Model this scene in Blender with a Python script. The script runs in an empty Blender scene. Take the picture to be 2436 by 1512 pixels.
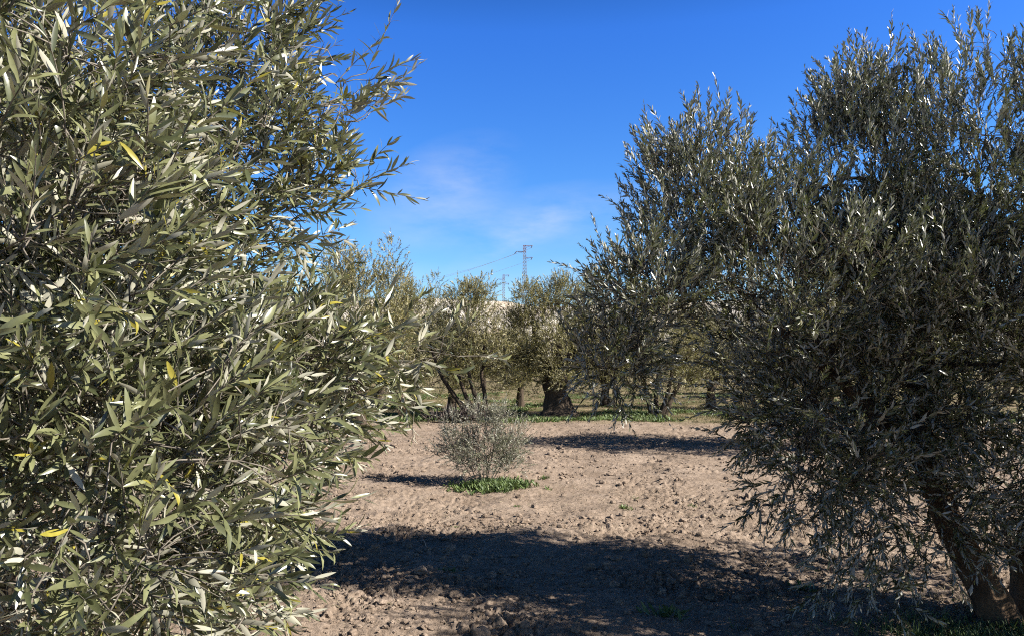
import bpy, math
import numpy as np
C = bpy.context.scene
COL = C.collection
PI = math.pi
rs = np.random.default_rng(7)

# ------------------------------------------------------------------ camera frame
F = 740.0; CX = 512.0; CY = 317.5; PITCH = math.atan(47.5/740.0); CAMZ = 1.6
def at(dx, dy, depth):
    """point at forward distance `depth` (m) seen at the survey coordinate dx,dy (2436 wide)"""
    px = dx*0.42036; py = dy*0.42; u = (px-CX)/F; v = -(py-CY)/F
    c, s = math.cos(PITCH), math.sin(PITCH)
    d = np.array([u, c - v*s, s + v*c]); d = d/d[1]
    return np.array([d[0]*depth, depth, CAMZ + d[2]*depth])

# ------------------------------------------------------------------ numpy noise
_T = np.random.default_rng(3).random((256, 256))
def vnoise(x, y):
    xi = np.floor(x).astype(np.int64); yi = np.floor(y).astype(np.int64)
    fx = x-xi; fy = y-yi; fx = fx*fx*(3-2*fx); fy = fy*fy*(3-2*fy)
    g = lambda a, b: _T[a & 255, b & 255]
    return (g(xi, yi)*(1-fx)+g(xi+1, yi)*fx)*(1-fy)+(g(xi, yi+1)*(1-fx)+g(xi+1, yi+1)*fx)*fy
def fbm(x, y, o=4):
    s = 0; a = 1; t = 0
    for i in range(o):
        s = s+a*vnoise(x*2**i+17.3*i, y*2**i+9.1*i); t += a; a *= 0.5
    return s/t
def nrm(v): return v/(np.linalg.norm(v, axis=-1, keepdims=True)+1e-9)

# ------------------------------------------------------------------ mesh building
class MB:
    def __init__(s): s.v = []; s.f = []; s.a = []; s.n = 0
    def add(s, v, faces, attr=None):
        v = np.asarray(v, float).reshape(-1, 3)
        for f in faces: s.f.append(np.asarray(f, np.int64)+s.n)
        s.v.append(v); s.a.append(np.zeros(len(v)) if attr is None else np.asarray(attr, float).reshape(-1))
        s.n += len(v)
    def box(s, a, b, w, h=None):
        """bar from a to b"""
        h = h or w; a = np.array(a, float); b = np.array(b, float); t = nrm(b-a)
        up = np.array([0, 0, 1.]) if abs(t[2]) < .9 else np.array([1., 0, 0])
        x = nrm(np.cross(t, up)); y = np.cross(x, t)
        q = [p+x*sx*w/2+y*sy*h/2 for p in (a, b) for sx, sy in ((-1, -1), (1, -1), (1, 1), (-1, 1))]
        s.add(q, [np.array([[0, 1, 2, 3], [7, 6, 5, 4], [0, 4, 5, 1], [1, 5, 6, 2], [2, 6, 7, 3], [3, 7, 4, 0]])])
    def tubes(s, P, R, sides=5, attr=None):
        """P (M,K,3), R (M,K)"""
        P = np.asarray(P, float); R = np.asarray(R, float)
        M, K, _ = P.shape
        T = np.empty_like(P); T[:, 1:-1] = P[:, 2:]-P[:, :-2]; T[:, 0] = P[:, 1]-P[:, 0]; T[:, -1] = P[:, -1]-P[:, -2]
        T = nrm(T); ref = np.where(np.abs(T[:, :1, 2:3]) < .9, np.array([0, 0, 1.]), np.array([1., 0, 0]))
        X = nrm(np.cross(T, np.broadcast_to(ref, T.shape))); Y = np.cross(T, X)
        a = np.arange(sides)*2*PI/sides
        V = P[:, :, None]+R[:, :, None, None]*(X[:, :, None]*np.cos(a)[:, None]+Y[:, :, None]*np.sin(a)[:, None])
        k = np.arange(K-1)[:, None]*sides; j = np.arange(sides)[None]; j2 = (j+1) % sides
        q = np.stack([k+j, k+j2, k+sides+j2, k+sides+j], -1).reshape(-1, 4)
        Q = (np.arange(M)[:, None, None]*K*sides+q[None]).reshape(-1, 4)
        s.add(V.reshape(-1, 3), [Q], None if attr is None else np.repeat(attr, K*sides))
    def build(s, name, mat, parent=None, smooth=True):
        me = bpy.data.meshes.new(name)
        v = np.concatenate(s.v); me.vertices.add(len(v)); me.vertices.foreach_set('co', v.ravel())
        loops = np.concatenate([f.ravel() for f in s.f]); tot = np.concatenate([np.full(len(f), f.shape[1]) for f in s.f])
        st = np.concatenate([[0], np.cumsum(tot)[:-1]])
        me.loops.add(len(loops)); me.loops.foreach_set('vertex_index', loops.astype(np.int32))
        me.polygons.add(len(tot)); me.polygons.foreach_set('loop_start', st.astype(np.int32))
        me.polygons.foreach_set('use_smooth', np.full(len(tot), smooth))
        at_ = me.attributes.new('rnd', 'FLOAT', 'POINT'); at_.data.foreach_set('value', np.concatenate(s.a).astype(np.float32))
        me.update(calc_edges=True); me.materials.append(mat)
        o = bpy.data.objects.new(name, me); COL.objects.link(o)
        if parent: o.parent = parent; o.location = -np.array(parent.location) if not parent.get('_local') else (0, 0, 0)
        return o

def tag(o, label=None, cat=None, group=None, kind=None):
    if label: o['label'] = label
    if cat: o['category'] = cat
    if group: o['group'] = group
    if kind: o['kind'] = kind
    return o
def thing(name, loc, label, cat, group=None):
    o = bpy.data.objects.new(name, None); COL.objects.link(o); o.location = loc; o.empty_display_size = .2
    return tag(o, label, cat, group)
def copy_tree(o, loc, rz, sc, label, parent=None):
    c = o.copy(); COL.objects.link(c)
    if parent: c.parent = parent
    else: c.location = (loc[0], loc[1], float(gheight(np.array(loc[0]), np.array(loc[1])))); c.rotation_euler = (0, 0, rz); c.scale = sc; c['label'] = label
    for ch in list(o.children): copy_tree(ch, None, None, None, None, c)
    return c

# ------------------------------------------------------------------ leaves
ST = {2: [.0, .16, .38, .62, .85, 1.], 1: [0, .3, .68, 1.], 0: [0, .48, 1.]}
def leaves(mb, B, D, N, L, W, curl, rnd, lod, fold=.22):
    """B base, D direction, N upper-side normal, all (n,3); blades folded on the midrib and bent along their length"""
    n = len(B); D = nrm(D); S = nrm(np.cross(D, N)); N = np.cross(S, D)
    t = np.array(ST[lod]); w = np.sin(PI*np.clip(t, 0, 1)**.9)**.8
    xs = []; ys = []; zs = []
    for i, (tt, ww) in enumerate(zip(t, w)):
        for sy in ([0] if i in (0, len(t)-1) else ([-1, 0, 1] if lod else [-1, 1])):
            xs.append(tt); ys.append(sy*ww*.5); zs.append(abs(sy)*ww*fold*.5)
    xs, ys, zs = map(np.array, (xs, ys, zs)); m = len(xs)
    ang = curl[:, None]*xs                         # bend as an arc
    px = L[:, None]*np.where(np.abs(curl[:, None]) < 1e-3, xs, np.sin(ang)/(curl[:, None]+1e-9))
    pz = L[:, None]*(1-np.cos(ang))/(curl[:, None]+1e-9)
    V = B[:, None]+D[:, None]*px[..., None]+S[:, None]*(W[:, None]*ys)[..., None]+N[:, None]*(pz+W[:, None]*zs)[..., None]
    if lod == 0: tri = [[0, 2, 3], [0, 3, 1]]; quad = []
    else:
        tri = [[0, 2, 1], [0, 3, 2]]; quad = []
        for i in range(len(t)-3):
            a = 1+3*i; quad += [[a, a+1, a+4, a+3], [a+1, a+2, a+5, a+4]]
        e = m-4; tri += [[e, e+1, m-1], [e+1, e+2, m-1]]
    off = (np.arange(n)*m)[:, None, None]
    fs = [(off+np.array(tri)[None]).reshape(-1, 3)]
    if quad: fs.append((off+np.array(quad)[None]).reshape(-1, 4))
    mb.add(V.reshape(-1, 3), fs, np.repeat(rnd, m))

def lobe_sample(r, lobes, n, lo, hi):
    w = np.array([l[2] for l in lobes]); k = r.choice(len(lobes), n, p=w/w.sum())
    d = nrm(r.normal(size=(n, 3))); rad = r.uniform(lo**2.2, hi**2.2, n)**(1/2.2)
    c = np.array([l[0] for l in lobes])[k]; R = np.array([np.broadcast_to(l[1], 3) for l in lobes])[k]
    return c+d*R*rad[:, None], d, k
def bez(a, c, b, K):
    t = np.linspace(0, 1, K)[None, :, None]
    return a[:, None]*(1-t)**2+c[:, None]*2*t*(1-t)+b[:, None]*t*t

def gnarly(mb, pts, rad, sides=22, rings=26, amp=.18, seed=0):
    pts = np.array(pts, float); rad = np.array(rad, float)
    s = np.linspace(0, len(pts)-1, rings)
    P = np.stack([np.interp(s, np.arange(len(pts)), pts[:, i]) for i in range(3)], -1); R = np.interp(s, np.arange(len(pts)), rad)
    for _ in range(3): P[1:-1] = (P[:-2]+2*P[1:-1]+P[2:])/4
    T = nrm(np.gradient(P, axis=0)); X = nrm(np.cross(T, np.array([0, 1., .05]))); Y = np.cross(T, X)
    a = np.arange(sides)*2*PI/sides
    A, Z = np.meshgrid(a, s*1.0)
    q = (fbm(np.cos(A)*1.6+seed+Z*.5+5, np.sin(A)*1.6+Z*.35+seed, 4)-.5)*2*amp + (vnoise(A/(2*PI)*9+seed+np.sin(Z)*.6+20, Z*.8+3)-.5)*amp*.8*np.minimum(1, np.minimum(A, 2*PI-A)*2)
    q = q+(np.abs(fbm(np.cos(A)*4+seed+30, np.sin(A)*4+Z*.7+20, 3)-.5)*-1.6+.25)*amp*(amp > .2)
    RR = R[:, None]*(1+q)
    V = P[:, None]+RR[..., None]*(X[:, None]*np.cos(a)[None, :, None]+Y[:, None]*np.sin(a)[None, :, None])
    k = np.arange(rings-1)[:, None]*sides; j = np.arange(sides)[None]; j2 = (j+1) % sides
    mb.add(V.reshape(-1, 3), [np.stack([k+j, k+j2, k+sides+j2, k+sides+j], -1).reshape(-1, 4)])
    return P, R

def grow(seed, root, trunks, lobes, n1=26, n2=170, nsh=900, pairs=14, Ls=(.18, .34), leaf=(.05, .068), wl=.19, ang=(30, 50),
         lod=1, up=.5, outw=.6, spread=.16, yel=.02, keep=None, mats=None, rb=.045, twig=5, amp=.18, tr_sides=22, names=('trunk', 'branches', 'crown'),
         curl=.5, jit=.3, parts=True, shell=(.55, 1.), trunk_skip=.45, upfun=None, dirb=(0, 0, 0), lod_far=None, droop=.25):
    r = np.random.default_rng(seed)
    tb = MB(); S = []; SR = []; SD = []; PL = []
    for (pts, rad) in trunks:
        P, R = gnarly(tb, pts, rad, sides=tr_sides, rings=max(10, (14 if amp > .2 else 6)*len(pts)), amp=amp, seed=seed)
        k = int(len(P)*trunk_skip); S.append(P[k:]); SR.append(R[k:]); SD.append(nrm(np.gradient(P, axis=0))[k:]); PL.append(np.zeros(len(P)-k))
    S = np.concatenate(S); SR = np.concatenate(SR); SD = np.concatenate(SD); PL = np.concatenate(PL)
    bb = MB()
    def level(n, lo, hi, r0, r1, K, sides, pen):
        nonlocal S, SR, SD, PL
        T, d, _ = lobe_sample(r, lobes, n, lo, hi)
        T = T[(T[:, 2] > .12)]
        if keep is not None: T = T[keep(T)]
        o = np.argsort(np.min(np.linalg.norm(T[:, None]-S[None, ::3], axis=-1), axis=1)); T = T[o]
        ends = []
        for p in T:
            dist = np.linalg.norm(S-p, axis=1)
            i = np.argmin(dist+pen*PL+.5*np.maximum(0, S[:, 2]-p[2]))
            s = S[i]; d0 = SD[i]; L = dist[i]+.02
            c = s+d0*L*.45+r.normal(size=3)*L*.08; 
            P = bez(s[None], c[None], p[None], K)[0]; P[1:-1] += r.normal(size=(K-2, 3))*L*.022
            ra = min(SR[i]*.8, r0); R = np.linspace(ra, min(r1, ra*.7), K)
            bb.tubes(P[None], R[None], sides)
            S = np.concatenate([S, P[1:]]); SR = np.concatenate([SR, R[1:]]); SD = np.concatenate([SD, nrm(np.gradient(P, axis=0))[1:]])
            PL = np.concatenate([PL, PL[i]+np.linspace(0, L, K)[1:]]); ends.append(P[K//2:])
        return np.concatenate(ends)
    level(n1, .35, .7, rb, rb*.4, 9, 7, .25)
    E = level(n2, shell[0], shell[1]*.97, rb*.3, rb*.09, 7, 5, .25)
    # shoots gather round the branch ends
    p = E[r.integers(0, len(E), nsh)]+r.normal(size=(nsh, 3))*spread
    cs = np.array([l[0] for l in lobes]); Rl = np.array([np.broadcast_to(l[1], 3) for l in lobes])
    q = np.linalg.norm((p[:, None]-cs)/Rl, axis=-1); p = p[(q.min(1) < 1.04) & (p[:, 2] > .1)]
    if keep is not None: p = p[keep(p)]
    n = len(p); q = (p[:, None]-cs)/Rl; ql = np.linalg.norm(q, axis=-1); k = ql.argmin(1); od = nrm(q[np.arange(n), k])
    idx = np.empty(n, int); Sd = S.astype(np.float32)
    for a in range(0, n, 400):
        b = p[a:a+400].astype(np.float32); dd = ((b[:, None]-Sd[None])**2).sum(-1); idx[a:a+400] = dd.argmin(1)
    s = S[idx]; conn = nrm(p-s)
    U = np.full(n, up) if upfun is None else upfun(p)
    d = nrm(od*outw+conn*.35+np.array([0, 0, 1.])*U[:, None]+np.array(dirb)+r.normal(size=(n, 3))*jit)
    L = r.uniform(*Ls, n)
    K = 7; t = np.linspace(0, 1, K)
    c = s+SD[idx]*np.linalg.norm(p-s, axis=1)[:, None]*.4
    bb.tubes(bez(s, c, p, 4), np.full((n, 4), .0022)*(1+.0*rb), 3)
    bend = nrm(r.normal(size=(n, 3)))*.25; bend[:, 2] -= droop
    path = p[:, None]+d[:, None]*(L[:, None]*t)[..., None]+bend[:, None]*(L[:, None]*t**2*.6)[..., None]
    bb.tubes(path, np.linspace(.0021, .0009, K)[None].repeat(n, 0), 3 if lod < 2 else 4)
    # leaf pairs
    mb = MB(); nk = pairs
    tk = np.linspace(.04, 1., nk)[None]+r.normal(size=(n, nk))*.015; tk = np.clip(tk, 0, .999)
    f = tk*(K-1); i0 = np.minimum(f.astype(int), K-2); fr = (f-i0)[..., None]; ar = np.arange(n)[:, None]
    B = path[ar, i0]*(1-fr)+path[ar, i0+1]*fr; T = nrm(path[ar, i0+1]-path[ar, i0])
    ref = nrm(r.normal(size=(n, 1, 3))); X = nrm(np.cross(T, np.broadcast_to(ref, T.shape))); Y = np.cross(T, X)
    out = []
    for sgn in (1, -1):
        ph = (np.arange(nk)[None] % 2)*PI/2+r.normal(size=(n, nk))*.45
        side = (X*np.cos(ph)[..., None]+Y*np.sin(ph)[..., None])*sgn
        a = np.radians(r.uniform(*ang, (n, nk)))*(1-.55*tk**3)
        D = T*np.cos(a)[..., None]+side*np.sin(a)[..., None]; N = T*np.sin(a)[..., None]-side*np.cos(a)[..., None]
        D = D+r.normal(size=D.shape)*.16; D[..., 2] -= droop*.25; N = N+r.normal(size=N.shape)*.65; N[..., 2] += .25
        LL = r.uniform(*leaf, (n, nk))*(1-.45*tk**4)*r.uniform(.75, 1.1, (n, 1)); keepm = r.random((n, nk)) < .92
        out.append([x[keepm] for x in (B, D, N, LL)])
    B, D, N, LL = [np.concatenate([o[i] for o in out]) for i in range(4)]
    rn = r.random(len(B))*.9; rn[r.random(len(B)) < yel] = r.uniform(.93, 1.)
    WW = LL*wl*r.uniform(.8, 1.2, len(B)); cu = r.normal(size=len(B))*curl*.5-.15*curl
    if lod_far is not None:      # finer blades where the crown is nearest, simpler ones deeper in
        m = np.linalg.norm(B-np.array([0, 0, CAMZ]), axis=1) < lod_far
        leaves(mb, B[m], D[m], N[m], LL[m], WW[m], cu[m], rn[m], lod); m = ~m
        leaves(mb, B[m], D[m], N[m], LL[m], WW[m], cu[m], rn[m], lod-1)
    else: leaves(mb, B, D, N, LL, WW, cu, rn, lod)
    tb.build(names[0], mats[0], root); bb.build(names[1], mats[1], root); mb.build(names[2], mats[2], root)
    print(root.name, 'leaves', len(B))
    return path

# ------------------------------------------------------------------ materials
KA = 1/1.3      # real-world base colours under a bright exposure
def dk(c): return tuple(x*KA for x in c)
def newmat(name):
    m = bpy.data.materials.new(name); m.use_nodes = True; nt = m.node_tree
    b = nt.nodes['Principled BSDF']; return m, nt, b
def N_(nt, t, **k):
    n = nt.nodes.new(t)
    for a, b in k.items():
        if a in n.inputs: n.inputs[a].default_value = b
        else: setattr(n, a, b)
    return n
def ramp(nt, src, stops):
    r = nt.nodes.new('ShaderNodeValToRGB'); e = r.color_ramp.elements
    while len(e) < len(stops): e.new(.5)
    for x, (p, c) in zip(e, stops): x.position = p; x.color = (*c, 1)
    nt.links.new(src, r.inputs[0]); return r.outputs[0]
def mix(nt, f, a, b, mode='MIX'):
    m = nt.nodes.new('ShaderNodeMix'); m.data_type = 'RGBA'; m.blend_type = mode
    for i, s in ((0, f), (6, a), (7, b)):
        if hasattr(s, 'links'): nt.links.new(s, m.inputs[i])
        elif isinstance(s, tuple): m.inputs[i].default_value = (*s, 1)
        else: m.inputs[i].default_value = s
    return m.outputs[2]
def noise(nt, scale, detail=4, rough=.55, vec=None):
    n = N_(nt, 'ShaderNodeTexNoise', Scale=scale, Detail=detail, Roughness=rough)
    if vec: nt.links.new(vec, n.inputs['Vector'])
    return n.outputs[0]
def coord(nt): return nt.nodes.new('ShaderNodeTexCoord').outputs['Object']

def leafmat(name, top, top2, under, yellow, spec=.5, rough=.42, trans=.25):
    m, nt, b = newmat(name); L = nt.links; top, top2, under, yellow = map(dk, (top, top2, under, yellow))
    at_ = N_(nt, 'ShaderNodeAttribute', attribute_name='rnd'); g = nt.nodes.new('ShaderNodeNewGeometry')
    tcol = ramp(nt, at_.outputs['Fac'], [(0, top), (.55, top2), (.9, tuple(x*1.25 for x in top2)), (.935, yellow), (1, tuple(x*1.2 for x in yellow))])
    ucol = ramp(nt, at_.outputs['Fac'], [(0, tuple(x*.85 for x in under)), (.9, tuple(x*1.1 for x in under)), (.935, tuple((x+y)*.6 for x, y in zip(under, yellow))), (1, yellow)])
    nz = noise(nt, 60, 2, .6, coord(nt)); tc2 = mix(nt, .35, tcol, ramp(nt, nz, [(.3, (.5, .5, .5)), (.7, (1.3, 1.3, 1.2))]), 'MULTIPLY')
    col = mix(nt, g.outputs['Backfacing'], tc2, ucol); L.new(col, b.inputs['Base Color'])
    mr = N_(nt, 'ShaderNodeMapRange'); L.new(g.outputs['Backfacing'], mr.inputs[0]); mr.inputs[3].default_value = rough; mr.inputs[4].default_value = .75
    L.new(mr.outputs[0], b.inputs['Roughness']); b.inputs['Specular IOR Level'].default_value = spec
    tr = nt.nodes.new('ShaderNodeBsdfTranslucent'); tcol2 = mix(nt, .6, tcol, (.10, .13, .03)); L.new(tcol2, tr.inputs[0])
    ms = nt.nodes.new('ShaderNodeMixShader'); ms.inputs[0].default_value = trans
    L.new(b.outputs[0], ms.inputs[1]); L.new(tr.outputs[0], ms.inputs[2]); L.new(ms.outputs[0], nt.nodes['Material Output'].inputs[0])
    return m
def barkmat(name, c1, c2, sc=9, bump=.6, zs=.25):
    m, nt, b = newmat(name); L = nt.links; co = coord(nt); c1, c2 = dk(c1), dk(c2)
    mp = N_(nt, 'ShaderNodeMapping'); mp.inputs['Scale'].default_value = (1, 1, zs); L.new(co, mp.inputs[0])
    n1 = noise(nt, sc, 8, .65, mp.outputs[0]); n2 = noise(nt, sc*6, 4, .6, co)
    c = mix(nt, .5, ramp(nt, n1, [(.32, c1), (.62, c2)]), ramp(nt, n2, [(.3, (.5, .5, .5)), (.7, (1.2, 1.2, 1.2))]), 'MULTIPLY')
    L.new(c, b.inputs['Base Color']); b.inputs['Roughness'].default_value = .95; b.inputs['Specular IOR Level'].default_value = .15
    bp = N_(nt, 'ShaderNodeBump', Strength=bump, Distance=.03); L.new(n1, bp.inputs['Height']); L.new(bp.outputs[0], b.inputs['Normal'])
    return m
def plain(name, c, rough=.8, metal=0., var=.25, sc=8):
    m, nt, b = newmat(name); c = dk(c); n = noise(nt, sc, 5, .6, coord(nt))
    nt.links.new(ramp(nt, n, [(.25, tuple(x*(1-var) for x in c)), (.75, tuple(min(1, x*(1+var)) for x in c))]), b.inputs['Base Color'])
    b.inputs['Roughness'].default_value = rough; b.inputs['Metallic'].default_value = metal
    return m

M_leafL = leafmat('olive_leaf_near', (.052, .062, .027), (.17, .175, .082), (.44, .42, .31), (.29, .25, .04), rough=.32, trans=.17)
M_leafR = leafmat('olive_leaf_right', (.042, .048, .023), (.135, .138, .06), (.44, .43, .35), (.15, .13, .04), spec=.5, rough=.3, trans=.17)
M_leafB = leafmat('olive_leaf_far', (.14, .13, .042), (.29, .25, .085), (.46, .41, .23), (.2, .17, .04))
M_leafG = leafmat('olive_leaf_shrub', (.2, .205, .135), (.29, .285, .195), (.48, .46, .37), (.2, .17, .08))
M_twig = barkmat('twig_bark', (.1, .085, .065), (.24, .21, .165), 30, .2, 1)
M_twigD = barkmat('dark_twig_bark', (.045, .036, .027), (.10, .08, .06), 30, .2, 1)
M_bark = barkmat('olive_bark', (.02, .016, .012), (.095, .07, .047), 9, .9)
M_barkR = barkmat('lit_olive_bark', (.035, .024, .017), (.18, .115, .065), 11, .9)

# soil
def soilmat(name, far=True):
    m, nt, b = newmat(name); L = nt.links; co = coord(nt)
    n1 = noise(nt, 1.1, 6, .6, co); n2 = noise(nt, 22, 6, .7, co); n3 = noise(nt, 90, 3, .6, co)
    base = ramp(nt, n1, [(.3, dk((.222, .166, .12))), (.5, dk((.265, .201, .147))), (.7, dk((.298, .23, .172)))])
    c = mix(nt, .75, base, ramp(nt, n2, [(.32, (.55, .52, .5)), (.5, (1, 1, 1)), (.68, (1.25, 1.27, 1.3))]), 'MULTIPLY')
    n4 = noise(nt, 3.3, 5, .65, co); c = mix(nt, .7, c, ramp(nt, n4, [(.35, (.8, .78, .76)), (.5, (1, 1, 1)), (.66, (1.14, 1.15, 1.17))]), 'MULTIPLY')
    c = mix(nt, .35, c, ramp(nt, n3, [(.3, (.6, .6, .6)), (.7, (1.3, 1.3, 1.3))]), 'MULTIPLY')
    if far:
        # ploughed strip ends where the uncultivated strip with dry grass begins
        sp = nt.nodes.new('ShaderNodeSeparateXYZ'); L.new(co, sp.inputs[0])
        w = noise(nt, .5, 4, .6, co)
        ma = N_(nt, 'ShaderNodeMath', operation='MULTIPLY_ADD'); L.new(w, ma.inputs[0]); ma.inputs[1].default_value = 5.; L.new(sp.outputs[1], ma.inputs[2])
        mr = N_(nt, 'ShaderNodeMapRange'); L.new(ma.outputs[0], mr.inputs[0]); mr.inputs[1].default_value = 22.2; mr.inputs[2].default_value = 25.
        nn = noise(nt, 1.6, 7, .7, co)
        g = ramp(nt, nn, [(.36, dk((.06, .075, .022))), (.47, dk((.15, .125, .06))), (.6, dk((.25, .185, .115))), (.75, dk((.3, .23, .155)))])
        c = mix(nt, mr.outputs[0], c, g)
    L.new(c, b.inputs['Base Color']); b.inputs['Roughness'].default_value = 1; b.inputs['Specular IOR Level'].default_value = .08
    bp = N_(nt, 'ShaderNodeBump', Strength=.9, Distance=.02); L.new(n2, bp.inputs['Height'])
    b2 = N_(nt, 'ShaderNodeBump', Strength=.5, Distance=.006); L.new(n3, b2.inputs['Height']); L.new(bp.outputs[0], b2.inputs['Normal'])
    L.new(b2.outputs[0], b.inputs['Normal'])
    return m
M_soil = soilmat('tilled_soil'); M_clod = soilmat('clod_soil', False)

# ------------------------------------------------------------------ ground sheet
BUMP_R = np.random.default_rng(5)
def gheight(x, y):
    r = np.sqrt(x*x+y*y); near = np.clip((34-y)/10, 0, 1)*np.clip((60-r)/20, 0, 1)
    til = np.clip((21.5-y+fbm(x*.4, y*.4+7, 3)*3)/3, 0.25, 1)*near
    h = (fbm(x*.35+40, y*.35, 3)-.5)*.16*np.clip((120-r)/60, 0, 1)
    h = h+(fbm(x*1.6+9, y*2.2+3, 3)-.5)*.10*til
    h = h+(fbm(x*.3+11, y*.3+71, 4)-.5)*.34*np.clip((y-23)/6, 0, 1)*np.clip((90-r)/30, 0, 1)
    c = fbm(x*9+1, y*9+5, 4); d = fbm(x*1.1+51, y*1.1+13, 3); rough = np.clip((d-.38)*4, .35, 1.3)
    h = h+((c-.5)*.05-np.abs(vnoise(x*17+3, y*17+8)-.5)*.03)*til*rough
    h = h+((fbm(x*31+1, y*31+5, 2)-.5)*.045+np.abs(vnoise(x*47+1, y*47+5)-.5)*.035+(vnoise(x*83+1, y*83+5)-.5)*.014)*til*rough
    return h
aa = np.concatenate([np.linspace(-.80, .80, 720), np.linspace(.82, 2*PI-.82, 60)])
rr = np.concatenate([np.linspace(.4, 2.4, 8), np.geomspace(2.6, 34, 640), np.geomspace(35, 3500, 60)])
A, R = np.meshgrid(aa, rr); X = R*np.sin(A); Y = R*np.cos(A); Z = gheight(X, Y)
g = MB(); na = len(aa); k = np.arange(len(rr)-1)[:, None]*na; j = np.arange(na)[None]; j2 = (j+1) % na
g.add(np.stack([X, Y, Z], -1).reshape(-1, 3), [np.stack([k+j, k+na+j, k+na+j2, k+j2], -1).reshape(-1, 4)])
g.add([[0, 0, 0]], []); ii = np.arange(na); g.f.append(np.stack([np.full(na, g.n-1), ii, (ii+1) % na], -1))
gr = tag(g.build('ground', M_soil), 'tilled reddish tan soil between the olive trees', 'ground', kind='structure')

# clods lying loose on the tilled soil
def icos():
    t = (1+5**.5)/2
    v = nrm(np.array([[-1, t, 0], [1, t, 0], [-1, -t, 0], [1, -t, 0], [0, -1, t], [0, 1, t], [0, -1, -t], [0, 1, -t], [t, 0, -1], [t, 0, 1], [-t, 0, -1], [-t, 0, 1]], float))
    f = np.array([[0, 11, 5], [0, 5, 1], [0, 1, 7], [0, 7, 10], [0, 10, 11], [1, 5, 9], [5, 11, 4], [11, 10, 2], [10, 7, 6], [7, 1, 8], [3, 9, 4], [3, 4, 2], [3, 2, 6], [3, 6, 8], [3, 8, 9], [4, 9, 5], [2, 4, 11], [6, 2, 10], [8, 6, 7], [9, 8, 1]])
    return v, f
def sub(v, f):
    E = {}; v = list(v); nf = []
    def mid(a, b):
        k_ = (min(a, b), max(a, b))
        if k_ not in E: E[k_] = len(v); v.append(nrm((v[a]+v[b])/2))
        return E[k_]
    for a, b, c in f:
        x, y, z = mid(a, b), mid(b, c), mid(c, a); nf += [[a, x, z], [x, b, y], [z, y, c], [x, y, z]]
    return np.array(v), np.array(nf)
IV, IF = icos(); IV2, IF2 = sub(IV, IF)
def clods(mb, x, y, s, r, fine=False):
    V, Fc = (IV2, IF2) if fine else (IV, IF); n = len(x)
    a = r.uniform(0, 2*PI, n); sc = s[:, None]*r.uniform(.6, 1.25, (n, 3)); sc[:, 2] *= .7
    P = V[None]*(1+r.normal(size=(n, len(V), 1))*.15)*sc[:, None]
    ca, sa = np.cos(a)[:, None], np.sin(a)[:, None]
    Q = np.stack([P[..., 0]*ca-P[..., 1]*sa, P[..., 0]*sa+P[..., 1]*ca, P[..., 2]], -1)
    Q[..., 0] += x[:, None]; Q[..., 1] += y[:, None]; Q[..., 2] += (gheight(x, y)+s*.22)[:, None]
    mb.add(Q.reshape(-1, 3), [(np.arange(n)[:, None, None]*len(V)+Fc[None]).reshape(-1, 3)])
cb = MB(); r = np.random.default_rng(11)
def fan(r, n, a, b, w=.75, p=1.):
    y = a+(b-a)*r.random(n)**p; x = r.uniform(-w, w, n)*(y+.6); return x, y
x, y = fan(r, 15000, 2.6, 8, p=.8); m = fbm(x*1.3+3, y*1.3, 3)+r.random(len(x))*.25 > .55; x, y = x[m], y[m]; clods(cb, x, y, np.exp(r.normal(size=len(x))*.5)*.010, r, True)
x, y = fan(r, 38000, 6, 21); m = fbm(x*.9+3, y*.9, 3)+r.random(len(x))*.25 > .56; x, y = x[m], y[m]; clods(cb, x, y, np.exp(r.normal(size=len(x))*.55)*.010, r)
x, y = fan(r, 500, 3.5, 16); clods(cb, x, y, r.uniform(.025, .045, len(x)), r, True)
tag(cb.build('soil_clods', M_clod, smooth=False), 'small loose clods of tan earth scattered on the tilled soil', 'soil clods', kind='stuff')

# ------------------------------------------------------------------ distant limestone hills
def hh(x, y):
    e = 262+26*np.sin(x*.013+1)+30*(fbm(x*.02+3, x*0+1.5, 3)-.5)
    f = np.clip((y-e)/(58+20*np.sin(x*.03)), 0, 1); f = f**.75
    top = 31+7*(fbm(x*.012+31, y*.012, 3)-.5)+.012*(y-300)
    gul = (np.abs(fbm(x*.05+8, y*.02+2, 4)-.5)*-26+3)*np.clip(f*4, 0, 1)*np.clip((1-f)*3+.12, 0, 1)
    led = np.sin((f*5+fbm(x*.03, y*.03, 2)*3)*2*PI)*.9*np.clip(f*4, 0, 1)*(1-f*.6)
    return top*f+gul+led-.8
hx, hy = np.meshgrid(np.linspace(-420, 420, 380), np.concatenate([np.linspace(225, 350, 130), np.linspace(353, 700, 60)]))
h = MB(); nx = hx.shape[1]; k = np.arange(hx.shape[0]-1)[:, None]*nx; j = np.arange(nx-1)[None]
hz = hh(hx, hy); h.add(np.stack([hx, hy, hz], -1).reshape(-1, 3), [np.stack([k+j, k+j+1, k+nx+j+1, k+nx+j], -1).reshape(-1, 4)])
m, nt, b = newmat('limestone'); co = coord(nt); a1 = noise(nt, .06, 8, .65, co); a2 = noise(nt, .35, 6, .7, co)
c = ramp(nt, a1, [(.35, dk((.48, .43, .36))), (.52, dk((.52, .47, .4))), (.6, dk((.42, .35, .27))), (.68, dk((.24, .18, .12)))])
c = mix(nt, .6, c, ramp(nt, a2, [(.3, (.6, .57, .52)), (.6, (1.1, 1.1, 1.1))]), 'MULTIPLY'); nt.links.new(c, b.inputs['Base Color']); b.inputs['Roughness'].default_value = 1
bp = N_(nt, 'ShaderNodeBump', Strength=.8, Distance=1.2); nt.links.new(a2, bp.inputs['Height']); nt.links.new(bp.outputs[0], b.inputs['Normal'])
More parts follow.
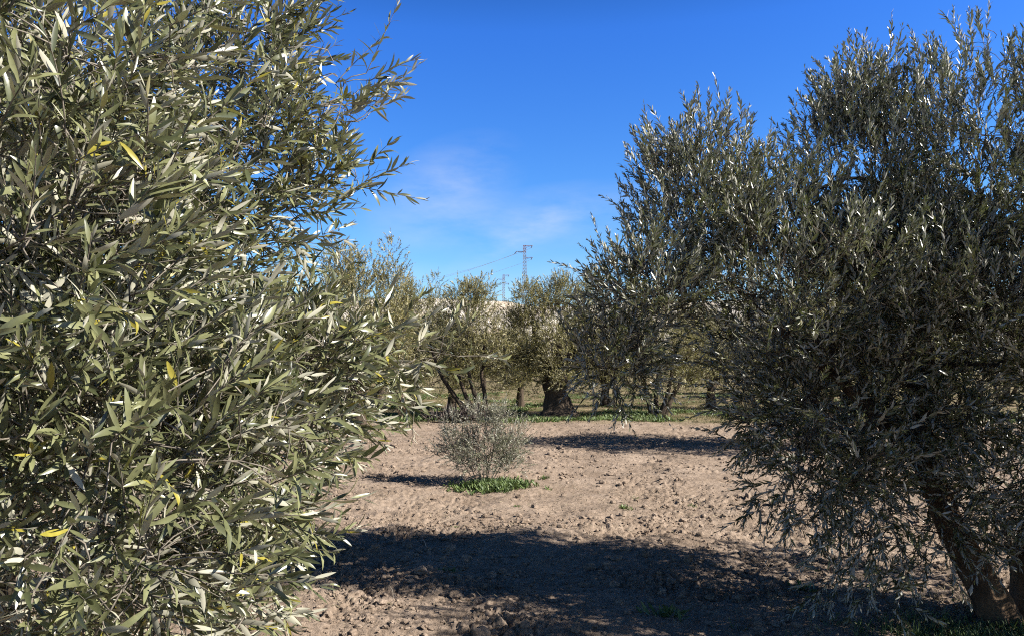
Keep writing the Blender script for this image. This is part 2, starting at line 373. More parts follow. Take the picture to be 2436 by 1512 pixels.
tag(h.build('hills', m), 'bare pale limestone hills behind the olive grove', 'hills', kind='structure')
# scrub on the hills
sb = MB(); r = np.random.default_rng(21)
x = r.uniform(-260, 260, 5200); y = 255+r.random(5200)**.8*90; m = (fbm(x*.05+2, y*.05, 3) > .47) | (y > 312); x, y = x[m], y[m]
s = r.uniform(.35, 1.1, len(x)); nb = 26
B = np.stack([x, y, hh(x, y)], -1)[:, None]+r.normal(size=(len(x), nb, 3))*s[:, None, None]*np.array([.8, .8, .45])+np.array([0, 0, .3])
B = B.reshape(-1, 3); ss = np.repeat(s, nb)*.5
leaves(sb, B, r.normal(size=B.shape)+np.array([0, 0, .7]), r.normal(size=B.shape)+np.array([0, 0, .6]), ss, ss*.6, np.zeros(len(B)), r.random(len(B))*.9, 0)
M_scrub = leafmat('scrub_leaf', (.035, .04, .02), (.07, .068, .035), (.09, .085, .05), (.1, .08, .035))
tag(sb.build('hill_scrub', M_scrub), 'low dark scrub dotted over the pale hills', 'scrub', kind='stuff')

# ------------------------------------------------------------------ the trees
# left foreground olive, close to the camera
cam = np.array([0, 0, CAMZ])
def keepL(p):
    d = np.linalg.norm(p-cam, axis=-1); back = (p[:, 0] < -2.9) & (rs.random(len(p)) < .6)
    return (d > 1.3) & ~back
tl = thing('olive_tree', (-2.5, 3.3, 0), 'huge silvery leaved olive crown filling the left of the view, close enough to count leaves', 'olive tree')
lobL = [((-2.7, 3.15, 1.65), (1.72, 1.65, 1.45), 10), ((-2.85, 3.25, 2.95), (1.5, 1.45, 1.05), 7.5), ((-2.55, 2.9, .8), (1.45, 1.4, .75), 5),
        (at(850, 830, 2.8), (.34, .45, .08), .8), (at(960, 840, 2.75), (.25, .3, .07), .25), (at(630, 930, 2.6), (.38, .5, .3), 1.7), (at(130, 650, 1.85), (.42, .4, .75), 3.2), (at(250, 1150, 1.85), (.46, .4, .5), 2.4),
        (at(520, 180, 2.8), (.28, .4, .3), .8), (at(560, 80, 2.8), (.16, .3, .25), .5), (at(690, 60, 2.9), (.1, .2, .15), .25), (at(770, 190, 2.8), (.22, .3, .07), .2), (at(800, 280, 2.9), (.2, .3, .08), .22), (at(790, 420, 2.9), (.2, .3, .08), .22), (at(600, 430, 2.7), (.22, .4, .26), .7), (at(680, 510, 2.8), (.18, .3, .1), .22),
        (at(50, 480, 2.6), (.5, .4, .5), 2.2), (at(260, 560, 2.6), (.5, .4, .45), 2.), (at(60, 800, 2.6), (.5, .5, .5), 1.5),
        (at(530, 1280, 2.5), (.3, .35, .26), .65), (at(90, 200, 1.9), (.4, .35, .4), 1.5), (at(440, 1440, 2.1), (.36, .35, .2), .9), (at(600, 1050, 2.7), (.28, .35, .3), .65)]
def upL(p): return np.interp(p[:, 2], [.3, 1.4, 3.2], [.12, .4, .75])
grow(101, tl, [([(-2.55, 3.6, -.05), (-2.55, 3.6, .5), (-2.5, 3.6, 1.0), (-2.4, 3.5, 1.6), (-2.2, 3.3, 2.4)], [.2, .15, .11, .05, .012]),
               ([(-2.6, 3.65, -.05), (-2.85, 3.7, .7), (-3.1, 3.8, 1.5), (-3.0, 3.8, 2.6)], [.17, .11, .05, .012]),
               ([(-2.5, 3.5, .4), (-2.2, 3.0, .8), (-1.8, 2.6, 1.2), (-1.5, 2.5, 1.7)], [.07, .04, .022, .008])],
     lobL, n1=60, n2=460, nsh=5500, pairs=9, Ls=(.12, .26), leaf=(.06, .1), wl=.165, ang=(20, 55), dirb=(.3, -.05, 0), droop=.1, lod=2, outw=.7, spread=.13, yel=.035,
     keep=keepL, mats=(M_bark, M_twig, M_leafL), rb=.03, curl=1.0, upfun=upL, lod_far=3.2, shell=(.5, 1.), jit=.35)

# right foreground olive
tr = thing('olive_tree', (3.25, 4.75, 0), 'large dark olive tree on the right with tall upright shoots and two leaning trunks', 'olive tree')
lobR = [(at(2080, 400, 5.6), (.62, .8, .8), 5), (at(2050, 250, 5.7), (.32, .4, .5), 2.2), (at(2330, 380, 5.3), (.62, .8, .98), 6), (at(2620, 420, 5.3), (.7, .9, 1.), 4),
        (at(1680, 500, 5.3), (.62, .7, .62), 4), (at(1650, 400, 5.3), (.28, .4, .35), 1), (at(1850, 500, 5.4), (.45, .6, .42), 1.9), (at(2200, 620, 5.4), (.8, .8, .5), 5), (at(2420, 680, 5.2), (.6, .7, .5), 3), (np.array([3.5, 3.55, 2.1]), (.75, .55, .75), 3), (np.array([4.3, 4.1, 2.6]), (.9, .9, .9), 4), (np.array([4.4, 3.3, 2.3]), (1., .8, 1.), 4.5), (at(1530, 700, 5.1), (.42, .55, .42), 2.6), (at(1880, 700, 5.2), (.8, .9, .8), 5), (at(1450, 850, 5.), (.3, .4, .33), 1.9),  # unseen lobes right of the view added to shade lower crown and soil
        (at(2000, 950, 4.9), (.8, .9, .55), 5), (at(2300, 850, 5.), (.85, 1., .8), 6), (at(1930, 1130, 4.7), (.42, .6, .36), 1.4), (at(2120, 1200, 4.6), (.6, .7, .36), 1.5), (at(2020, 1390, 4.6), (.35, .5, .14), .45),
        (at(2450, 1130, 4.8), (.6, .8, .42), 2), (at(2800, 800, 5.2), (.9, 1., 1.0), 4), (at(2850, 1050, 4.2), (.8, .8, .7), 3), (at(2740, 1260, 4.2), (.7, .7, .38), 2)]  # last pair of lobes, right of the view, added to shade the lower crown
def upR(p): return np.interp(p[:, 2], [.5, 1.4, 2.2, 3.4], [-.1, .3, .8, 1.35])
b0 = at(2395, 1470, 4.7); b0[2] = -.06
grow(202, tr, [([b0, at(2330, 1380, 4.75), at(2260, 1250, 4.8), at(2200, 1100, 4.9), at(2210, 900, 5.05), at(2170, 650, 5.3), at(2130, 450, 5.5), at(2100, 300, 5.6)], [.125, .095, .085, .08, .055, .035, .018, .006]),
               ([b0+np.array([.22, .1, 0]), at(2445, 1330, 4.85), at(2500, 1150, 4.95), at(2560, 850, 5.3), at(2540, 600, 5.4), at(2500, 400, 5.4)], [.13, .1, .08, .05, .025, .006]),
               ([at(2215, 1130, 4.9), at(2050, 950, 5.0), at(1850, 780, 5.15), at(1700, 640, 5.2)], [.065, .04, .022, .007])],
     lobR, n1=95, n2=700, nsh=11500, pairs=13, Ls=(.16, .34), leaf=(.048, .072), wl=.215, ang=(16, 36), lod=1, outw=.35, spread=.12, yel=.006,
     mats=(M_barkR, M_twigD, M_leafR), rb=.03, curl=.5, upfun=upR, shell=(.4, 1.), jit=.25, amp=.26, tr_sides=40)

# centre old olive with thick gnarled trunk
def cx(dx, Y): return (dx*.42036-CX)/F*Y
YA = 24.
def mk(seed, X, Y, label, H=4.5, W=2.1, trunk='thick', n=1500, mats=None, name='olive_tree', up=.9, lod=0, zb=.55, lean=0, leaf=(.065, .095), group='olive trees of the grove'):
    t = thing(name, (X, Y, 0), label, 'olive tree', group); r = np.random.default_rng(seed)
    def c(x, y, z): return (X+x*W, Y+y*W, zb+z*(H-zb))
    lob = [(c(-.05+lean*.3, 0, .5), (W*.72, W*.7, (H-zb)*.42), 8), (c(-.5+lean*.3, .1, .5), (W*.48, W*.5, (H-zb)*.34), 4), (c(.5+lean*.3, 0, .48), (W*.48, W*.5, (H-zb)*.34), 4),
           (c(.1, -.5, .4), (W*.5, W*.45, (H-zb)*.32), 3), (c(-.55, 0, .25), (W*.4, W*.4, (H-zb)*.24), 2), (c(.6, -.1, .22), (W*.4, W*.4, (H-zb)*.24), 2)]
    for i in range(5): lob.append((c(r.uniform(-.6, .6)+lean*.3, r.uniform(-.4, .4), r.uniform(.78, .86)), (W*.2, W*.2, (H-zb)*.17), 1.3))
    if trunk == 'thick':
        tk = [([(X, Y, -.1), (X-.01, Y, .2), (X-.04, Y, .7), (X-.1, Y, 1.15), (X-.15, Y, 1.5)], [.78, .47, .33, .33, .3]),
              ([(X-.1, Y, 1.0), (X-.4, Y+.1, 1.7), (X-.7, Y+.1, 2.4), (X-.8, Y, 3.0)], [.26, .15, .08, .015]), ([(X+.05, Y, 1.0), (X+.3, Y-.1, 1.6), (X+.6, Y, 2.4), (X+.7, Y, 3.1)], [.27, .15, .07, .015]),
              ([(X, Y, 1.2), (X, Y-.3, 2.), (X+.1, Y-.4, 3.)], [.2, .12, .06])]
    elif trunk == 'multi':
        tk = []
        for i, (a, d) in enumerate(((-.8, 0), (-.1, .3), (.45, -.2), (1.0, .1))):
            q = r.uniform(-.08, .08)
            tk.append(([(X+a*.18+lean*.1, Y+d*.2, -.06), (X+a*.45+q+lean*.3, Y+d*.5, .6), (X+a*.75-q+lean*.5, Y+d*.8, 1.3), (X+a*.9+lean*.6, Y+d, 2.1), (X+a+lean*.6, Y+d, 2.8)], [.12, .07, .055, .035, .012]))
    else:
        tk = [([(X, Y, -.06), (X+.05, Y, .5), (X-.05+lean*.2, Y, 1.1), (X+lean*.4, Y, 1.9), (X+lean*.5, Y, 2.8)], [.3, .2, .15, .07, .015]), ([(X, Y, .8), (X+.4, Y+.1, 1.5), (X+.7, Y, 2.4)], [.14, .09, .05]),
              ([(X, Y, .7), (X-.4, Y-.1, 1.4), (X-.75, Y, 2.3)], [.14, .09, .05])]
    grow(seed, t, tk, lob, n1=36, n2=230, nsh=n, pairs=11, Ls=(.22, .42), leaf=leaf, wl=.26, ang=(18, 42), lod=lod, up=up, outw=.6, spread=.17, yel=.01,
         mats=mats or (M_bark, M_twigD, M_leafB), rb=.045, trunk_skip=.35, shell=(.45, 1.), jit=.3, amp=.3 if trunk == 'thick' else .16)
    return t
tA = mk(301, cx(1325, YA), YA, 'old olive tree with a very thick gnarled dark trunk in the centre of the grove', H=4.6, W=2.15, n=4200)
tB = mk(302, cx(1150, 23), 23., 'olive tree with several thin crooked bare stems left of the thick trunked tree', H=4.35, W=1.15, trunk='multi', n=2000, zb=1.0, lean=-1.5)
tD = mk(303, cx(850, 18), 18., 'tall olive tree half hidden behind the big near crown on the left', H=4.75, W=1.55, trunk='single', n=2600, zb=.5)
tE = mk(304, cx(1560, YA), 24., 'olive tree with leaning forked stems, seen under the dark crown on the right', H=4.3, W=2.1, trunk='multi', n=2700, zb=.6, lean=.3)
tF = mk(305, 6.1, 14.6, 'grey green olive tree glimpsed through the crown of the large right tree', H=4.3, W=2.2, trunk='single', n=3200, zb=.4)
# further trees of the grove, copied from the five above
P = [(tD, 985, 29, .3, 1.12, 'small crowned olive tree with one tall leafy spike, right of the half hidden tall tree'),
     (tF, 905, 34, 2.1, 1.0, 'distant olive tree just left of the spiky topped one'),
     (tF, 1075, 27.5, 1.2, .8, 'low full olive tree seen behind the crooked bare stems'),
     (tF, 1238, 28, 4.1, .74, 'shaded olive tree directly behind the left edge of the thick trunked tree'),
     (tF, 1440, 28.5, 2.6, .86, 'olive tree behind the right edge of the thick trunked tree'),
     (tF, 1690, 28, 3.3, .9, 'pale far olive tree behind the leaning forked stems'),
     (tA, 1880, 40, 2.2, 1.0, 'far olive tree in the gap under the right crown'),
     (tF, 2120, 26, 1.9, 1.05, 'olive tree behind the trunk of the large right tree'),
     (tE, 2380, 30, 5.1, 1.05, 'olive tree far behind the right edge of the large right tree'),
     (tF, 640, 27, 2.7, 1.0, 'olive tree hidden behind the upper part of the big left crown'),
     (tF, 990, 36, 5.0, .9, 'low far olive tree low between the left crown and the crooked stems'),
     (tF, 1150, 55, .8, 1., 'tiny far olive tree seen between the crooked stems'),
     (tD, 1350, 50, 4.4, 1., 'tiny far olive tree behind the thick trunk'),
     (tE, 1530, 52, 1.4, 1., 'tiny far olive tree between the leaning forked stems'),
     (tF, 1650, 60, 3.9, 1.05, 'tiny far olive tree right of the leaning forked stems'),
     (tD, 2250, 50, .4, 1., 'far olive tree behind the right trunk'),
     (tB, 300, 40, 3., 1., 'far olive tree behind the middle of the left crown'),
     (tA, 760, 46, 1., 1., 'far olive tree behind the right side of the left crown')]
for (src, dx, Y, rz, s, lab) in P:
    # meshes carry the source's own position as an offset from its Empty, so a copy turns about its own base
    copy_tree(src, (cx(dx, Y), Y, 0), rz, (s*.95, s*.95, s), lab)

# rows of trees too far off to tell apart
gb = MB(); r = np.random.default_rng(77); n = 150
x = r.uniform(-1, 1, n); y = 62+r.random(n)*130; x = x*y*.8; hgt = r.uniform(1.5, 1.9, n); nb = 420
d = nrm(r.normal(size=(n, nb, 3)))*(r.random((n, nb, 1))**.4)*np.array([1.25, 1.25, .95])*hgt[:, None, None]*(1+.25*r.normal(size=(n, nb, 1)))
B = (np.stack([x, y, hgt*1.25], -1)[:, None]+d).reshape(-1, 3); B[:, 2] = np.maximum(B[:, 2], .1); k = np.full(len(B), .42)
leaves(gb, B, r.normal(size=B.shape)*.6+np.array([0, 0, .9]), r.normal(size=B.shape)+np.array([0, 0, .3]), k, k*.42, np.zeros(len(B)), r.random(len(B))*.9, 0)
tr0 = np.stack([x, y, x*0], -1)[:, None]+np.linspace(0, 1.8, 5)[None, :, None]*np.array([0, 0, 1.]); gb.tubes(tr0, np.full((n, 5), .18), 6, r.random(n)*.3)
tag(gb.build('far_grove', M_leafB), 'rows of far olive trees merging into one mass before the hills', 'olive grove', kind='stuff')

# small silvery shrub in the soil
sx, sy = cx(1150, 10.2), 10.2
ts = thing('olive_shrub', (sx, sy, 0), 'small thin grey olive shrub growing alone from the tilled soil', 'shrub')
stems = []; r = np.random.default_rng(31)
for a in (-1.1, -.8, -.35, -.2, .05, .3, .42, .9, 1.15):
    q = r.normal()*.25; stems.append(([(sx+a*.08, sy+q*.15, -.03), (sx+a*.25, sy+q*.5, .3), (sx+a*.42, sy+q*.8, .62), (sx+a*.5, sy+q, .9)], [.008, .006, .0045, .003]))
grow(401, ts, stems, [((sx, sy, .48), (.58, .45, .38), 5), ((sx-.36, sy, .5), (.36, .3, .3), 2), ((sx+.38, sy, .55), (.33, .3, .32), 2), ((sx-.05, sy, .88), (.22, .25, .24), 1.2), ((sx+.28, sy, .84), (.14, .2, .2), .6), ((sx-.42, sy, .78), (.13, .2, .16), .5), ((sx+.1, sy, .2), (.5, .3, .14), 1.2)], n1=30, n2=130, nsh=1250, pairs=10,
     Ls=(.1, .27), leaf=(.026, .042), wl=.27, ang=(20, 45), lod=1, up=.8, outw=.6, spread=.06, mats=(M_twig, M_twig, M_leafG), rb=.008, names=('stems', 'branches', 'foliage'), trunk_skip=.2, tr_sides=6, shell=(.3, 1.), amp=.05)

# ------------------------------------------------------------------ weeds and grass
M_weed = leafmat('weed_leaf', (.06, .105, .022), (.13, .185, .042), (.1, .14, .05), (.2, .17, .06), rough=.6)
M_grass = leafmat('grass_blade', (.04, .08, .018), (.08, .13, .03), (.06, .1, .035), (.22, .18, .08), rough=.6)
M_dry = leafmat('dry_grass_blade', (.18, .145, .07), (.26, .21, .115), (.2, .165, .09), (.28, .22, .12), rough=.8)
def blades(x, y, n, hgt, wid, r, tilt=.7, lod=0, z0=0., spread=.03, mb=None, curl=.8):
    """n blades at each point"""
    mb = mb or MB(); X = np.repeat(x, n)+r.normal(size=len(x)*n)*spread; Y = np.repeat(y, n)+r.normal(size=len(x)*n)*spread
    B = np.stack([X, Y, gheight(X, Y)-.005+z0], -1); N = len(B)
    D = np.stack([r.normal(size=N)*tilt, r.normal(size=N)*tilt, np.ones(N)], -1); up = np.stack([r.normal(size=N)*.3, r.normal(size=N)*.3, np.ones(N)], -1)
    L = hgt*r.uniform(.5, 1.2, N); leaves(mb, B, D, up+nrm(D)*-.2+r.normal(size=(N, 3))*.2, L, L*wid, -r.random(N)*curl, r.random(N)*.93, lod); return mb
r = np.random.default_rng(41)
# under the shrub
n = 420; x = cx(1180, 9.85)+r.normal(size=n)*.19; y = 9.98+r.normal(size=n)*.17
mb = blades(x, y, 10, .105, .2, r, .6, 1)
x = cx(1095, 9.95)+r.normal(size=40)*.12; y = 9.95+r.normal(size=40)*.1; blades(x, y, 8, .05, .35, r, .9, 1, mb=mb)
tag(mb.build('weed_patch', M_weed), 'bright green leafy weeds at the foot of the grey shrub', 'weeds', kind='stuff')
# strip along the tree row
n = 17000; x = r.uniform(-11, 16, n); y = 19.6+r.random(n)**1.3*22
dens = fbm(x*.5+3, y*.7+1, 4)+r.normal(size=n)*.02
m = (dens > .5+np.where(np.abs(y-22.3) < 1.2, -.05, .05)+np.where((x > .2) & (x < 4.2) & (y < 23.5) & (y > 21.3), -.1, 0)) & (y > 20.4+1.5*fbm(x*.35, x*0+4, 3))
mb = blades(x[m], y[m], 11, .13, .3, r, .9, 0, spread=.07)
tag(mb.build('green_ground_cover', M_weed), 'low green weeds growing in a strip along the tree row', 'weeds', kind='stuff')
n = 12000; x = r.uniform(-11, 18, n); y = 20.5+r.random(n)*22; m = fbm(x*.5+33, y*.5+1, 4) > .47
mb = blades(x[m], y[m], 9, .12, .09, r, .7, 0, spread=.08)
tag(mb.build('dry_grass', M_dry), 'pale dry grass among the weeds along the tree row', 'dry grass', kind='stuff')
# grass at the foot of the right tree
n = 520; x = 2.95+r.normal(size=n)*.42; y = 4.42+r.normal(size=n)*.16-.05*(x-2.9); mb = blades(x, y, 9, .085, .07, r, .6, 1, spread=.03)
tag(mb.build('grass', M_grass), 'short green grass at the foot of the right leaning trunk', 'grass', kind='stuff')
n = 160; x = 2.9+r.normal(size=n)*.6; y = 5.1+r.normal(size=n)*.3; mb = blades(x, y, 6, .07, .06, r, .8, 1, spread=.05)
tag(mb.build('dry_grass', M_dry), 'thin dry grass on the soil behind the right leaning trunk', 'dry grass', kind='stuff')
# single weeds
def gpt(dx, dy):
    d = at(dx, dy, 1.)-cam; t = -CAMZ/d[2]; return d[0]*t, d[1]*t
for dx, dy, s, lab in ((1490, 1205, 1., 'largest lone weed, on the sunlit soil right of the shrub and above the big shade'), (1300, 1134, 1.2, 'low weed just right of the green patch under the shrub'), (1232, 1200, .6, 'tiny weed on sunlit soil below the grey shrub'),
                       (1590, 1465, 1.6, 'dark weed tuft deep in the shade near the bottom edge'), (1085, 1245, .5, 'tiny weed at the upper left edge of the big shade'), (1075, 1370, .8, 'weed tuft in the left part of the big shade'),
                       (1650, 1195, .6, 'small weed far right on the sunlit soil beside the right crown'), (1510, 1175, .5, 'small weed above the largest lone weed'), (1910, 1390, 1.2, 'weed in dappled light under the right tree')):
    x, y = gpt(dx, dy); o = thing('weed', (x, y, 0), lab, 'weed', 'small weeds scattered on the tilled soil')
    mb = blades(np.full(5, x)+r.normal(size=5)*.03*s, np.full(5, y)+r.normal(size=5)*.03*s, 9, .06*s, .25, r, 1., 1, spread=.02*s)
    me = mb.build('leaves', M_weed, o)
x, y = cx(1093, 21.3), 21.3; o = thing('dry_bush', (x, y, 0), 'low brown tangle of dead stems behind the grey shrub', 'dry bush')
n = 380; B = np.stack([x+r.normal(size=n)*.45, y+r.normal(size=n)*.2, np.full(n, -.02)], -1); D = np.stack([r.normal(size=n)*.5, r.normal(size=n)*.5, np.ones(n)], -1)
mb = MB(); Ln = r.uniform(.25, .65, n); leaves(mb, B, D, r.normal(size=(n, 3)), Ln, Ln*.02, r.normal(size=n)*.6, r.random(n), 0); mb.build('dead_stems', plain('dead_stem', (.11, .085, .07), .9), o)
lb = MB(); n = 9000; x = r.uniform(-2.5, 5.5, n); y = 3.2+r.random(n)*7; m = fbm(x*1.5+7, y*1.5, 3)+.12*(x > 1.)-.04*(y > 7.5) > .52; x, y = x[m], y[m]; n = len(x)
D = np.stack([r.normal(size=n), r.normal(size=n), r.normal(size=n)*.25], -1); ll = r.uniform(.03, .06, n); ll[::9] = r.uniform(.06, .16, len(ll[::9])); ww = ll*.17; ww[::9] = .004
leaves(lb, np.stack([x, y, gheight(x, y)+.012], -1), D, r.normal(size=(n, 3))*.4+np.array([0, 0, 1.]), ll, ww, r.normal(size=n)*.8, r.random(n), 1)
tag(lb.build('leaf_litter', leafmat('fallen_leaf', (.10, .075, .045), (.2, .16, .1), (.24, .21, .16), (.2, .15, .08), rough=.7, trans=.05)), 'fallen olive leaves and bits of straw strewn over the soil', 'leaf litter', kind='stuff')
# twigs and a curled dry leaf
for (a, b_, lab) in (((1262, 1375), (1330, 1430), 'thin pale twig lying across the shade edge'), ((1285, 1440), (1330, 1430), 'short bent twig in the shade')):
    pass
M_pale = plain('dry_wood', (.28, .22, .16), .9)
def stick(p, q, rad, lab, lift=.03, bend=.05):
    a = np.array([*gpt(*p), 0]); b_ = np.array([*gpt(*q), 0]); a[2] = gheight(a[0], a[1])+lift; b_[2] = gheight(b_[0], b_[1])+lift*2
    c = (a+b_)/2+np.array([bend, bend, lift]); o = MB(); o.tubes(bez(a[None], c[None], b_[None], 8), np.linspace(rad, rad*.5, 8)[None], 6)
    ob = o.build('dry_twig', M_pale); return tag(ob, lab, 'twig')
stick((1145, 1170+60), (1200, 1260), .004, 'longer thin twig on the sunlit soil at the edge of the big shade')
stick((1165, 1300), (1270, 1282), .005, 'pale bent twig lying in the upper edge of the big shade')
stick((1050, 1236), (1110, 1230), .004, 'short pale twig on sunlit soil left of the longer thin twig')
x, y = gpt(1015, 1312); o = MB()
leaves(o, np.array([[x, y, gheight(x, y)+.0]]), np.array([[.05, .02, 1.]]), np.array([[-1., -.3, .1]]), np.array([.12]), np.array([.04]), np.array([.9]), np.array([.3]), 2)
tag(o.build('curled_dry_leaf', plain('pale_peel', (.4, .39, .36), .6)), 'pale curled dry leaf standing in the shaded soil', 'dry leaf')
# hanging dead leaves on the left crown
p0 = at(955, 930, 2.7); o = MB(); n = 16
D = np.stack([r.normal(size=n)*.22, r.normal(size=n)*.2, -np.ones(n)], -1)
leaves(o, p0+r.normal(size=(n, 3))*.008+np.array([0, 0, -.01]), D, r.normal(size=(n, 3)), r.uniform(.06, .1, n), r.uniform(.007, .011, n), r.normal(size=n)*.4, r.random(n), 2)
o.build('dead_leaves', plain('dead_leaf', (.24, .17, .11), .8), tl)['label'] = 'bunch of dry brown leaves hanging from the left crown'

# ------------------------------------------------------------------ pylons and lines
M_steel = plain('galvanised_steel', (.28, .27, .29), .6, .3); M_rust = plain('red_oxide_steel', (.2, .09, .085), .7); M_ins = plain('insulator', (.12, .09, .09), .3); M_wire = plain('aluminium_wire', (.55, .56, .58), .5, .2)
def pylon(x, y, ztop, Ht, label):
    zb = ztop-Ht; o = thing('power_pylon', (x, y, zb), label, 'pylon'); m = MB(); r_ = MB()
    W0, W1 = .95, .5; nl = 16
    cor = lambda f: [np.array([x+sx*(W0+(W1-W0)*f), y+sy*(W0+(W1-W0)*f), zb+Ht*f]) for sx, sy in ((-1, -1), (1, -1), (1, 1), (-1, 1))]
    for i in range(nl):
        a, b_ = cor(i/nl), cor((i+1)/nl); t_ = r_ if i >= nl-2 else m
        for q in range(4):
            t_.box(a[q], b_[q], .13); t_.box(a[q], b_[(q+1) % 4], .07); t_.box(a[(q+1) % 4], b_[q], .07); t_.box(b_[q], b_[(q+1) % 4], .1)
    m.build('lattice_mast', M_steel, o, False); r_.build('mast_head', M_rust, o, False)
    tips = []
    for s, dz in ((1, 0.), (-1, -2.4), (1, -4.8)):
        am = MB(); z = ztop+dz; tip = np.array([x+s*3.2, y, z])
        am.box((x+s*.5, y-.5, z-.2), tip, .12); am.box((x+s*.5, y+.5, z-.2), tip, .12); am.box((x+s*.5, y, z-.9), tip, .1); am.box((x-s*.6, y, z), (x+s*.6, y, z), .2)
        am.build('cross_arm', M_rust, o, False)
        im = MB(); e = tip+np.array([-.9 if s < 0 else -.6, 0, -1.1]); im.tubes(np.array([[tip+(e-tip)*t for t in np.linspace(0, 1, 9)]]), np.array([[.1, .24]*4+[.1]]), 7); im.build('insulator', M_ins, o); tips.append(e)
    return tips
p1 = at(1248, 584, 300.); t1 = pylon(p1[0], 300., p1[2], 22., 'taller nearer lattice power pylon with wires running left from it')
p2 = at(1198, 654, 430.); pylon(p2[0], 430., p2[2], 24., 'smaller farther lattice power pylon left of the tall one')
p3 = at(840, 668, 470.); t3 = pylon(p3[0], 470., p3[2], 24., 'far pylon behind the left crown at the other end of the wires')
for a, b_, lab in zip((t1[0], t1[1], t1[2]), t3, ('highest of the three wires left of the tall pylon', 'middle of the three wires left of the tall pylon', 'lowest of the three wires left of the tall pylon')):
    t_ = np.linspace(0, 1, 40)[:, None]; P_ = a*(1-t_)+b_*t_; P_[:, 2] -= (4*5.5*t_*(1-t_))[:, 0]
    w = MB(); w.tubes(P_[None], np.full((1, 40), .05), 5); tag(w.build('power_line', M_wire), lab, 'wire', 'wires of the power line')

# ------------------------------------------------------------------ light
EL, AZ = math.radians(35), math.radians(106)       # sun to the right and a little behind the camera (azimuth from +Y clockwise)
sd = np.array([math.cos(EL)*math.sin(AZ), math.cos(EL)*math.cos(AZ), math.sin(EL)])
from mathutils import Vector
ld = bpy.data.lights.new('sun', 'SUN'); ld.energy = 5.; ld.angle = math.radians(.5); ld.color = (1, .955, .9)
lo = bpy.data.objects.new('sun', ld); COL.objects.link(lo); lo.rotation_euler = Vector(sd).to_track_quat('Z', 'Y').to_euler(); lo.location = (10, -5, 20)
w = bpy.data.worlds.new('World'); C.world = w; w.use_nodes = True; nt = w.node_tree; L = nt.links; bg = nt.nodes['Background']
sk = nt.nodes.new('ShaderNodeTexSky'); sk.sky_type = 'NISHITA'; sk.sun_disc = False; sk.sun_elevation = EL; sk.sun_rotation = AZ
sk.air_density = 1.; sk.dust_density = .3; sk.ozone_density = 4.5; sk.altitude = 600
hs = N_(nt, 'ShaderNodeHueSaturation'); hs.inputs['Saturation'].default_value = 1.25; L.new(sk.outputs[0], hs.inputs['Color'])
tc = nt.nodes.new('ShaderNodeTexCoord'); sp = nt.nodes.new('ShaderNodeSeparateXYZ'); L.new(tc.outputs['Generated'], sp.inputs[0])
tint = ramp(nt, sp.outputs[2], [(0, (1.35, 1.15, 1.0)), (.16, (1.08, 1.12, 1.22)), (.42, (.95, 1.02, 1.5)), (.62, (.25, .22, .18))])  # zenith above the view darkened to cut sky fill in the shade
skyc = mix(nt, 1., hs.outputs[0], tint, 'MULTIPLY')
mp = N_(nt, 'ShaderNodeMapping'); mp.inputs['Scale'].default_value = (3., 3., 9.); mp.inputs['Rotation'].default_value = (0, .35, 0); L.new(tc.outputs['Generated'], mp.inputs[0])
nz = noise(nt, 2.2, 8, .6, mp.outputs[0]); cl = ramp(nt, nz, [(.36, (0, 0, 0)), (.7, (1, 1, 1))])
dv = nt.nodes.new('ShaderNodeVectorMath'); dv.operation = 'DIVIDE'; L.new(tc.outputs['Generated'], dv.inputs[0])
cy = nt.nodes.new('ShaderNodeCombineXYZ'); [L.new(sp.outputs[1], cy.inputs[i]) for i in range(3)]; L.new(cy.outputs[0], dv.inputs[1])
acc = None
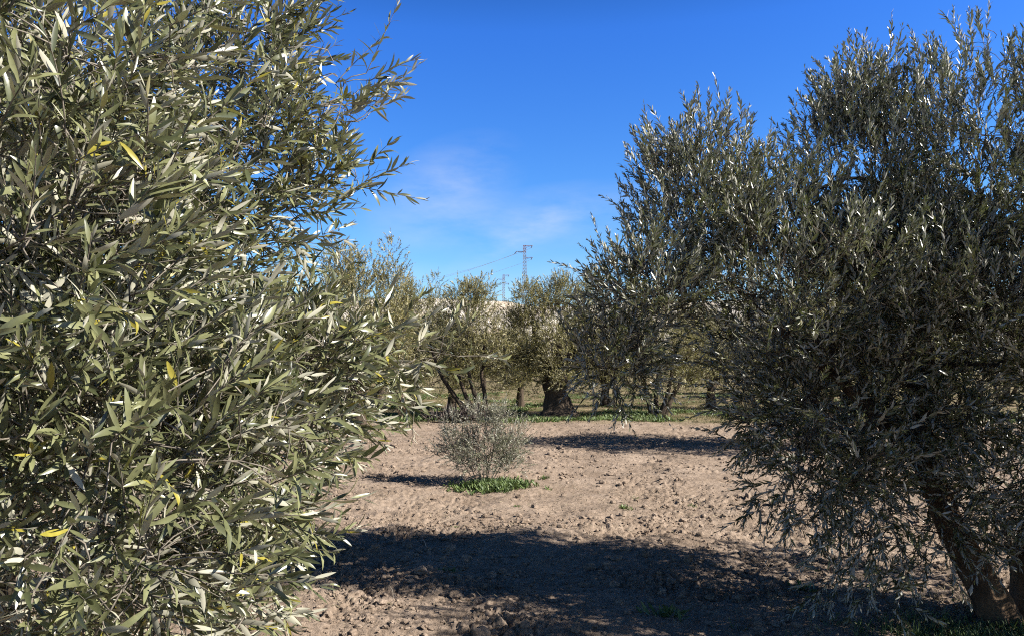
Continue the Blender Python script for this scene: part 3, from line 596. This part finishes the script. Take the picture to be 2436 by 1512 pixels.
for u, v, su, sv, rot, a in ((-.10, .235, .14, .075, -.5, .8), (.045, .2, .2, .05, -.15, .8), (.0, .165, .12, .03, -.5, .6), (-.2, .12, .4, .03, .1, .35), (.25, .16, .3, .06, -.2, .4)):
    m1 = N_(nt, 'ShaderNodeMapping', vector_type='TEXTURE'); m1.inputs['Location'].default_value = (u, 1, v); m1.inputs['Scale'].default_value = (su, 9, sv); m1.inputs['Rotation'].default_value = (0, rot, 0)
    L.new(dv.outputs[0], m1.inputs[0]); gs = N_(nt, 'ShaderNodeTexGradient', gradient_type='SPHERICAL'); L.new(m1.outputs[0], gs.inputs[0])
    e = N_(nt, 'ShaderNodeMath', operation='MULTIPLY'); L.new(gs.outputs['Fac'], e.inputs[0]); e.inputs[1].default_value = a
    if acc: ad = N_(nt, 'ShaderNodeMath', operation='ADD'); L.new(acc, ad.inputs[0]); L.new(e.outputs[0], ad.inputs[1]); acc = ad.outputs[0]
    else: acc = e.outputs[0]
st = N_(nt, 'ShaderNodeMath', operation='GREATER_THAN'); L.new(sp.outputs[1], st.inputs[0]); st.inputs[1].default_value = .05
c0 = N_(nt, 'ShaderNodeMath', operation='MULTIPLY'); L.new(acc, c0.inputs[0]); L.new(st.outputs[0], c0.inputs[1])
cm = N_(nt, 'ShaderNodeMath', operation='MULTIPLY'); L.new(cl, cm.inputs[0]); L.new(c0.outputs[0], cm.inputs[1])
cm2 = N_(nt, 'ShaderNodeMath', operation='MULTIPLY'); L.new(cm.outputs[0], cm2.inputs[0]); cm2.inputs[1].default_value = .5
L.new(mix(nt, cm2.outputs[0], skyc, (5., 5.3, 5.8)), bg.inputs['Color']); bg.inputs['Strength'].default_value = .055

# ------------------------------------------------------------------ camera
cd = bpy.data.cameras.new('camera'); cd.sensor_width = 36; cd.lens = 36*F/1024; cd.clip_start = .05; cd.clip_end = 6000
co_ = bpy.data.objects.new('camera', cd); COL.objects.link(co_); co_.location = (0, 0, CAMZ); co_.rotation_euler = (PI/2+PITCH, 0, 0); C.camera = co_
vs = C.view_settings; vs.view_transform = 'Standard'; vs.look = 'None'; vs.exposure = 1.6; vs.gamma = 1

C.cycles.use_denoising = False; C.cycles.filter_width = 1.1
